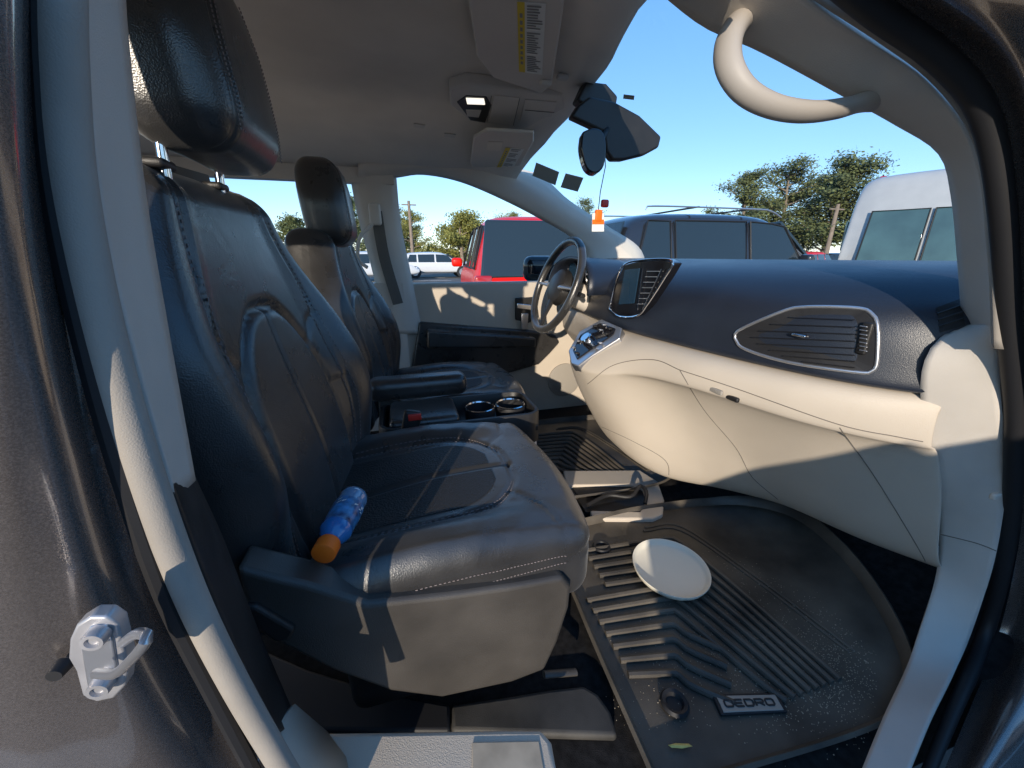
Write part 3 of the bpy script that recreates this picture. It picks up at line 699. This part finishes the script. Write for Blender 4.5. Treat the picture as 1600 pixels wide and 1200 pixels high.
# ================================================================ LOOSE THINGS
def floor_mat(off,label,full=True):
    o0=P(1150,980,z=-.85)+off
    root=empty('floor_mat',(o0.x,o0.y,-.864),label,'floor mat')
    out=[(.335,.30),(.36,.66),(.40,.93),(.62,.975),(.85,.97),(1.06,.93),(1.17,.78),(1.16,.60),(1.08,.42),(.97,.31),(.80,.27)]
    pp=cr([Vector((x,y,0)) for x,y in out+[out[0]]],80)[:-1]
    z0=-.856
    def zz(x): return z0+max(0,x-1.0)**1.5*.9
    mb=MB(); c=Vector((.74,.62,0)); rows=[]
    for sc_,dz in ((1.0,.022),(.985,.028),(.965,.022),(.95,.004),(.7,.002),(.4,.002),(.1,.002),(.0,.002)):
        rows.append([Vector((c.x+(p.x-c.x)*sc_,c.y+(p.y-c.y)*sc_,0)) for p in pp])
        for q in rows[-1]: q.z=zz(q.x)+dz
    mb.grid(rows,closev=True); mb.v=[v+off for v in mb.v]
    base=mb.build('mat_base','mat',root)
    rb=MB()
    for k in range(12):
        yc=.83-k*.0325; xc=.775-k*.024
        xl=.40 if yc<.7 else .47
        pts=[(xl,yc+.02),(xc-.03,yc),(xc-.008,yc-.008),(xc+.004,yc-.035),(xc+.03+k*.003,max(.36,yc-.20) if k<8 else yc-.09)]
        if k<8: pts.append((xc+.05+k*.003,.36+.0*k))
        q=cr([Vector((x,y,z0+.006)) for x,y in pts],26)
        rb.tube([p+off for p in q],.0078,8,flat=1)
    for dx in (0,.014):
        q=cr([Vector((.70+dx,.88+dx,z0+.003)),Vector((.82+dx,.85+dx,z0+.003)),Vector((.88+dx,.62,z0+.003)),Vector((.91+dx,.40,z0+.003))],24)
        rb.tube([p+off for p in q],.004,6)
    rb.build('tread_ribs','mat',base)
    if full:
        for u,v in ((1054,1098),(940,854)):
            c0=P(u,v,z=-.848); MB().lathe([(0,-.004),(.014,-.004),(.018,.004),(.024,.006),(.028,.0)],c0,(0,0,1),26).build('retainer_ring','rubber',base)
        q=[P(u,v,z=-.846) for u,v in [(1112,1084),(1214,1082),(1231,1112),(1127,1117)]]
        MB().prism(q,(0,0,-.006)).build('badge','rubber',base,bevel=.002)
        b2=[P(u,v,z=-.8445) for u,v in [(1119,1087),(1211,1085),(1225,1109),(1131,1113)]]
        bd=MB().prism(b2,(0,0,-.002)).build('badge_plate','badge',base,bevel=.001)
        def BP(a,b): return (b2[3].lerp(b2[2],a)).lerp(b2[0].lerp(b2[1],a),b)+Vector((0,0,.0012))
        G={'O':[[(.15,0),(.85,0),(1,.2),(1,.8),(.85,1),(.15,1),(0,.8),(0,.2),(.15,0)]],
           'E':[[(1,0),(.15,0),(0,.15),(0,.85),(.15,1),(1,1)],[(0,.5),(.9,.5)]],
           'D':[[(0,0),(.8,0),(1,.2),(1,.8),(.8,1),(0,1),(0,0)]],
           'R':[[(0,0),(0,1),(.85,1),(1,.85),(1,.6),(.85,.45),(0,.45)],[(.5,.45),(1,0)]]}
        lt=MB()
        for i,ch_ in enumerate('OEDRO'):
            for st_ in G[ch_]:
                pts=[BP(.08+i*.172+x*.132,.30+y*.40) for x,y in st_]
                fine=[]
                for a_,b_ in zip(pts,pts[1:]): fine+=[a_.lerp(b_,t/3) for t in range(3)]
                lt.tube(fine+[pts[-1]],.0019,6,flat=.5)
        lt.build('badge_lettering','ink',base)
    return root
floor_mat(Vector((0,0,0)),'black ribbed rubber floor mat under the cream plate')
floor_mat(Vector((.02,.80,0)),'black rubber floor mat in the far driver footwell',False)
pc=P(1047,889,z=-.828)
plate=MB().lathe([(0,-.004),(.086,-.004),(.094,.002),(.099,.011),(.102,.012),(.1025,.009),(.097,-.004),(.088,-.009),(0,-.009)],(0,0,0),(0,0,1),56)
plate.v=[Matrix.Rotation(R(3),3,'X')@p+pc for p in plate.v]
tag(plate.build('plate','plate',None,org=pc,angle=60),'round cream plastic plate lying on the ribbed black floor mat','plate')
lf=MB().add([P(u,v,z=-.846) for u,v in [(1044,1164),(1056,1161),(1076,1162),(1082,1166),(1066,1169),(1050,1168)]],[[0,1,2,3,4,5]])
tag(lf.build('leaf','leafy',None,solid=.0012),'small yellow leaf on the near edge of the floor mat','leaf')
cb=MB()
for i in range(2600):
    if i<500: u=random.gauss(1060,95);v=random.uniform(860,1140)
    elif i<1900: u=random.gauss(1285,60);v=random.gauss(1050,48)
    else: u=random.gauss(1180,60);v=random.gauss(980,60)
    if u<940 or u>1370 or v<850: continue
    p=P(u,v,z=-.8525); r=random.uniform(.0003,.0009)*(1.5 if i%40==0 else 1)
    cb.rbox(p,(2*r,2*r,1.4*r),r*.4,(1,1,1))
o=cb.build('grit','sand',None); o['kind']='stuff'; o['label']='pale sand and crumbs scattered over the floor mat'; o['category']='grit'
# bottle
S_=.76
A=P(506,864,z=-.392); B=P(556,772,z=-.388)
axb=(B-A).normalized(); bo=empty('drink_bottle',A+Vector((0,0,-.02)),'blue sports drink bottle with orange cap lying on the near seat cushion','bottle')
def lz(prof,name,m,par): return MB().lathe([(r*S_,z*S_) for r,z in prof],A,axb,32).build(name,m,par,angle=50)
lz([(.0,.022),(.014,.022),(.014,.028),(.022,.038),(.030,.052),(.031,.060),(.0285,.075),(.030,.085),(.031,.10)],'bottle_body','bblue',bo)
lz([(.0312,.062),(.0295,.075),(.0305,.085),(.0316,.10),(.0316,.128)],'bottle_label','blabel',bo)
lz([(.031,.10),(.031,.135),(.029,.145),(.031,.152),(.029,.165),(.022,.170),(0,.168)],'bottle_base','bclear',bo)
lz([(0,-.006),(.017,-.006),(.0215,-.003),(.022,.002),(.022,.022),(.0205,.026),(0,.026)],'bottle_cap','orange',bo)
lb=MB()
q_=Vector((0,0,1)).rotation_difference(axb)
for k in range(16):
    ang=random.uniform(0,6.28); zc_=random.uniform(.088,.122)
    rows=[[A+q_@Vector((.0322*S_*math.cos(ang+i*.08),.0322*S_*math.sin(ang+i*.08),(zc_+j*.002*(1+i%2)+i*.0015)*S_)) for j in range(2)] for i in range(4)]
    lb.grid(rows)
lb.build('label_mark','white',bo)

# ================================================================ OUTSIDE
g=MB().box((-400,-400,-H-.02),(400,400,-H)); o=g.build('ground','asphalt',None); o['kind']='structure'
gr=MB().box((-300,34,-H),(300,380,-H+.12)).build('grass_verge','grass',None); gr['kind']='structure'
mk=MB()
for i in range(-4,10): mk.box((-2.6,i*2.8-.6,-H+.001),(2.8,i*2.8-.5,-H+.004))
o=mk.build('bay_markings','marking',None); o['kind']='structure'
def car(name,label,cat,L,W,Ht,paint,loc,rz,kind='suv',rails=False,group=None,det=True,bigrear=False):
    root=empty(name,(0,0,0),label,cat,group)
    zb=Ht*.58; gm='vglass' if kind=='van' else 'tglass'
    if kind=='suv': prof=[(-L/2,.45,.9,0),(-L/2+.03,.35,.98,0),(-L/2+.12,.3,zb+.02,.03),(-L/2+.35,.28,Ht-.14,1),(-L/2+.6,.28,Ht-.03,1),(-.2,.28,Ht,1),(.35,.28,Ht-.05,1),(.75,.28,Ht-.28,1),(1.2,.28,zb+.06,.1),(1.6,.28,zb,0),(L/2-.25,.3,zb-.1,0),(L/2-.03,.35,zb-.3,0),(L/2,.45,.7,0)]
    elif kind=='van': prof=[(-L/2,.45,1.0,.5),(-L/2+.02,.35,1.5,1),(-L/2+.05,.35,Ht-.22,1),(-L/2+.16,.33,Ht-.06,1),(-L/2+.4,.33,Ht-.01,1),(0,.33,Ht,1),(L/2-1.5,.33,Ht,1),(L/2-1.2,.33,Ht-.15,1),(L/2-.7,.33,zb+.0,.3),(L/2-.15,.35,zb-.35,0),(L/2,.4,.8,0)]
    rows=[]
    for x,z0,zt,gk in prof:
        w=W/2*(1 if abs(x)<L/2-.2 else .93); zs=min(zt-.02,zb)
        wr=lerp(w-.05,w-(.2 if kind=='suv' else .1),gk)
        ring=[(-w+.08,z0),(-w,z0+.12),(-w-.0,zs-.12),(-w+.03,zs),(-wr,max(zs+.01,zt-.09)),(-wr+.12,zt),(0,zt+.015)]
        ring=ring+[(-a,b) for a,b in ring[:-1][::-1]]
        rows.append([Vector((x,a,b)) for a,b in ring])
    mb=MB().grid(rows,closev=True); n=len(rows[0]); mb.f.append(list(range(n))); mb.f.append([len(rows)*n-n+i for i in range(n)])
    body=mb.build('body',paint,root,sub=2,bevel=0)
    def side(x,z,sg,extra=.012):
        w=W/2; zs=zb; wr=w-(.2 if kind=='suv' else .1); t=(z-zs)/max(.01,(Ht-.09-zs)); return Vector((x,sg*(lerp(w-.03,wr,t)+extra),z))
    zt=Ht-.16; 
    if kind=='suv': wins=[[(-L/2+.42,zb+.05),(-L/2+1.0,zb+.05),(-L/2+1.0,zt),(-L/2+.62,zt)],[(-L/2+1.08,zb+.04),(-.22,zb+.04),(-.22,zt+.02),(-L/2+1.08,zt+.01)],[(-.14,zb+.04),(.92,zb+.04),(.55,zt-.04),(.3,zt+.0),(-.14,zt+.02)]]
    else: wins=[[(-L/2+.26,1.0),(-L/2+1.02,1.0),(-L/2+1.02,Ht-.62),(-L/2+.32,Ht-.62)],[(-L/2+1.08,1.0),(-L/2+1.85,1.0),(-L/2+1.85,Ht-.62),(-L/2+1.08,Ht-.62)],[(L/2-2.0,1.25),(L/2-1.15,1.25),(L/2-1.45,Ht-.72),(L/2-2.0,Ht-.72)]]
    for sg in (-1,1):
        for w_ in wins:
            f=MB().prism([side(x,z,sg,.004 if kind=='suv' else .03) for x,z in w_],(0,-sg*.04,0)).build('window',gm,root,bevel=.015)
            ps=[side(x,z,sg,.012 if kind=='suv' else .032) for x,z in w_]
            if det: MB().tube(ps+[ps[0]],.012,6).build('window_trim','rubber',f)
        if rails:
            MB().tube(cr([(-L/2+.6,sg*(W/2-.22),Ht-.02),(-L/2+.75,sg*(W/2-.22),Ht+.035),(0,sg*(W/2-.22),Ht+.045),(.3,sg*(W/2-.22),Ht+.02),(.5,sg*(W/2-.22),Ht-.06)],24),.012,8).build('roof_rail','satin',root)
        for xw in (-L/2+.85,L/2-.85):
            t=MB().lathe([(.2,-.1),(.34,-.1),(.36,-.07),(.36,.07),(.34,.1),(.2,.1)],(xw,sg*(W/2-.1),.36),(0,1,0),26).build('wheel','rubber',root)
            MB().lathe([(0,-.09),(.2,-.1),(.22,-.06),(.22,.06),(.2,.1),(0,.09)],(xw,sg*(W/2-.1),.36),(0,1,0),20).build('rim','satin',t)
        MB().rbox((.85 if kind=='suv' else L/2-1.0,sg*(W/2+.09),zb+.1),(.14,.2,.16),.05,(6,6,6)).build('side_mirror',paint,root)
        MB().rbox((-L/2+.07,sg*(W/2-.12),(zb-.05 if kind=='suv' else .95)-(.12 if bigrear else 0)),(.10,.22,.3),.03,(6,6,6)).build('tail_light','tail',root)
        MB().rbox((L/2-.12,sg*(W/2-.28),zb-.22),(.14,.36,.14),.04,(6,6,6)).build('headlight','satin',root)
    if rails:
        for x in (-1.1,-.1): MB().tube([(x,-W/2+.22,Ht+.05),(x,W/2-.22,Ht+.05)],.014,6).build('cross_bar','blackp',root)
    if kind=='suv':
        e_=.03 if bigrear else 0
        MB().prism([(-L/2+.10,-W/2+.2-e_*4,zb+.06-e_*4),(-L/2+.10,W/2-.2+e_*4,zb+.06-e_*4),(-L/2+.33,W/2-.3+e_*4,Ht-.17+e_*1.6),(-L/2+.33,-W/2+.3-e_*4,Ht-.17+e_*1.6)],(-.02-e_*1.4,0,.005)).build('rear_window','tglass',root,bevel=.03 if bigrear else .01)
        MB().prism([(1.18,-W/2+.14,zb+.10),(1.18,W/2-.14,zb+.10),(.55,W/2-.26,Ht-.14),(.55,-W/2+.26,Ht-.14)],(.03,0,.03)).build('windshield','tglass',root,bevel=.006)
    else:
        MB().prism([(L/2-.68,-W/2+.12,zb+.10),(L/2-.68,W/2-.12,zb+.10),(L/2-1.2,W/2-.22,Ht-.3),(L/2-1.2,-W/2+.22,Ht-.3)],(.03,0,.03)).build('windshield',gm,root,bevel=.006)
        for sg in (-1,1): MB().prism([(-L/2-.005,sg*.1,1.35),(-L/2-.005,sg*(W/2-.2),1.35),(-L/2-.005,sg*(W/2-.2),Ht-.75),(-L/2-.005,sg*.1,Ht-.75)],(.03,0,0)).build('rear_window',gm,root,bevel=.01)
        MB().rbox((-L/2+.30,0,Ht-.01),(.1,.5,.06),.02,(6,6,4)).build('brake_light','tail',root)
    root.location=(loc[0],loc[1],-H); root.rotation_euler=(0,0,rz); return root
car('parked_suv','red suv parked beyond the far window with its dark rear glass showing','car',3.9,1.78,1.80,'carred',(1.98,6.62,0),R(84),bigrear=True)
car('parked_suv','black suv with silver roof rails parked beyond the windshield','car',5.2,1.95,1.90,'carblk',(5.50,6.0,0),0,rails=True)
car('parked_van','tall white van with dark windows parked at the right beyond the windshield','van',5.8,2.0,2.60,'carvan',(10.05,3.45,0),R(-60),kind='van')
car('shade_hatchback','silver hatchback added out of view behind the camera to shade the glovebox and floor mat','car',4.1,1.76,1.57,'carsil',(1.70,-1.95,0),0)  # unseen car, added so its shadow falls on glovebox and mat
far=[(-1.2,22,R(10),'carwht','white suv parked far off, leftmost behind the driver window'),(2.4,25,R(0),'carwht','white car parked far off just left of the red suv'),(22,17,R(20),'carred','small red car parked far off left of the white van'),(31,22,R(0),'carblk','distant dark car parked beside the tall white van')]
for x,y,rz,p,l in far: car('distant_car',l,'car',4.5,1.8,1.5,p,(x,y,0),rz,det=False)
def tree(u,vt,dist,label,m,h_crown,rad,n=2600,seed=1,group='trees beyond the car park',nb=22):
    rnd=random.Random(seed); d=Dr(u,400); b=Vector((d.x,d.y,0)).normalized()*dist; base=Vector((b.x,b.y,-H))
    top=P(u,vt,y=b.y); ht=top.z+H
    root=empty('pine_tree' if m=='leafA' else 'broadleaf_tree',base,label,'tree',group)
    tp=[base+Vector((rnd.uniform(-.2,.2)*k/8,rnd.uniform(-.2,.2)*k/8,ht*.95*k/8)) for k in range(9)]
    tr=MB().tube(cr(tp,20),[max(.03,.2*(1-i/20)**.8) for i in range(20)],8)
    cl=[]
    for i in range(nb):
        f=(1-h_crown)+h_crown*(i+rnd.random())/nb; zc=ht*f*.96; k=(f-(1-h_crown))/h_crown
        rr=rad*(.45+.65*math.sin(math.pi*min(1,k*.75+.22)))*rnd.uniform(.35,1.05); an=rnd.uniform(0,6.28)
        e=base+Vector((math.cos(an)*rr,math.sin(an)*rr,zc)); s=base+Vector((0,0,zc-rr*.45))
        tr.tube(cr([s,s.lerp(e,.5)+Vector((0,0,-.08)),e],6),[.07,.06,.05,.04,.03,.02],5)
        cl.append((e,rad*rnd.uniform(.24,.42))); cl.append((s.lerp(e,.55)+Vector((0,0,.12)),rad*rnd.uniform(.20,.34)))
    cl.append((base+Vector((0,0,ht*.93)),rad*.3))
    tr.build('trunk','bark',root)
    cv=[];cf=[]
    for i in range(n):
        c,r=rnd.choice(cl); v=Vector((rnd.gauss(0,1),rnd.gauss(0,1),rnd.gauss(0,.55))); v=v*r*.5+c
        s=rad*rnd.uniform(.022,.05); a=Vector((rnd.gauss(0,1),rnd.gauss(0,1),rnd.gauss(0,1))).normalized(); bb=a.orthogonal().normalized()
        o_=len(cv); cv+=[v-a*s,v+bb*s*.6,v+a*s,v-bb*s*.6]; cf.append([o_,o_+1,o_+2,o_+3])
    MB().add(cv,cf).build('crown',m,root,smooth=False)
tree(1148,264,34,'tall pine at the left of the group beyond the windshield','leafA',.64,2.1,n=14000,seed=3)
tree(1208,246,36,'tall rounded pine in the middle of the group beyond the windshield','leafA',.68,2.3,n=17000,seed=5,nb=28)
tree(1285,242,37,'widest pine at the right of the group beyond the windshield','leafA',.70,2.7,n=21000,seed=8,nb=34)
tree(1243,306,40,'shorter pine between the two tallest pines','leafA',.6,1.7,n=6000,seed=18)
tree(722,334,38,'bright yellow green tree left of the red suv','leafB',.85,2.9,n=15000,seed=11)
tree(645,330,44,'slender tree beside the utility pole','leafB',.75,2.0,n=8000,seed=13)
tree(628,322,46,'dark pine next to the far door pillar','leafA',.75,2.0,n=8000,seed=23)
tree(800,330,52,'tree behind the roof of the red suv','leafB',.7,2.4,n=6000,seed=14)
tree(462,340,40,'dark pine seen in the rear side window left of the driver headrest','leafA',.8,2.4,n=8000,seed=15)
tree(548,300,38,'tall dark pine seen right of the driver headrest','leafA',.8,2.4,n=9000,seed=16)
tree(915,306,60,'distant tree behind the hanging charm','leafA',.7,2.6,n=6000,seed=17)
rnd=random.Random(4); cv=[];cf=[]
for i in range(14000):
    x=rnd.uniform(-60,150); y=110+rnd.uniform(0,8); z=-H+abs(rnd.gauss(0,1))*(1.5+1.0*math.sin(x*.13)+.6*math.sin(x*.51))
    s=rnd.uniform(.2,.5); a=Vector((rnd.gauss(0,1),rnd.gauss(0,1),rnd.gauss(0,1))).normalized(); b=a.orthogonal().normalized(); k=len(cv); v=Vector((x,y,z))
    cv+=[v-a*s,v+b*s,v+a*s,v-b*s]; cf.append([k,k+1,k+2,k+3])
w=MB().add(cv,cf).build('distant_wood','leafA',None,smooth=False); w['kind']='stuff'; w['label']='low line of distant woodland along the horizon'; w['category']='woodland'
def upole(u,vt,dist,label):
    d=Dr(u,400); b=Vector((d.x,d.y,0)).normalized()*dist; top=P(u,vt,y=b.y)
    root=empty('utility_pole',(b.x,b.y,-H),label,'utility pole',None)
    MB().tube([(b.x,b.y,-H),(b.x,b.y,top.z)],[.16,.11],10).build('pole','pole',root)
    MB().tube([(b.x-.6,b.y,top.z-.3),(b.x+.6,b.y,top.z-.3)],.05,6).build('crossarm','pole',root)
upole(645,314,36,'wooden utility pole seen through the driver window'); upole(1290,318,34,'wooden utility pole left of the white van')

# ================================================================ WORLD, SUN, CAMERA
EL=R(13.5); hd=Vector((.46,.89)).normalized()
d=Vector((hd.x*math.cos(EL),hd.y*math.cos(EL),-math.sin(EL)))
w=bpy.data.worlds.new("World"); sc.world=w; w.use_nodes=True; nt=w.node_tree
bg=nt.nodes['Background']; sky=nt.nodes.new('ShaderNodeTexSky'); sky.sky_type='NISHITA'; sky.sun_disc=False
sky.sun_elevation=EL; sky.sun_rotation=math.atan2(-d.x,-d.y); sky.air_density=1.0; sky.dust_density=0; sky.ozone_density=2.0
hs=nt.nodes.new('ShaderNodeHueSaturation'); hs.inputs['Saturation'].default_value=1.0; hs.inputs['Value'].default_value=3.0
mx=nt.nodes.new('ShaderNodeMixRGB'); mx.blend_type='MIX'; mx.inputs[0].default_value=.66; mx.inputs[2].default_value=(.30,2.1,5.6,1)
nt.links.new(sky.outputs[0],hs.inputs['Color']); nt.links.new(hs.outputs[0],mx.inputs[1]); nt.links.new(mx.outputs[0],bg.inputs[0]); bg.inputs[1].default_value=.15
l=bpy.data.lights.new('sun','SUN'); l.energy=5; l.angle=R(.5); l.color=(1,.88,.72)
lo=bpy.data.objects.new('sun',l); COL.objects.link(lo); lo.rotation_euler=d.to_track_quat('-Z','Y').to_euler(); lo.location=(-3,-4,3)
cam=bpy.data.cameras.new('camera'); co=bpy.data.objects.new('camera',cam); COL.objects.link(co)
cam.sensor_width=36; cam.lens=36*F/1600; cam.clip_start=.01; cam.clip_end=2000
co.matrix_world=Matrix((( RT.x,UP.x,-FW.x,0),(RT.y,UP.y,-FW.y,0),(RT.z,UP.z,-FW.z,0),(0,0,0,1)))
sc.camera=co
for o in bpy.data.objects:
    if o.parent is None: o.location.z+=H
sc.view_settings.view_transform='Standard'; sc.view_settings.look='None'; sc.view_settings.exposure=0
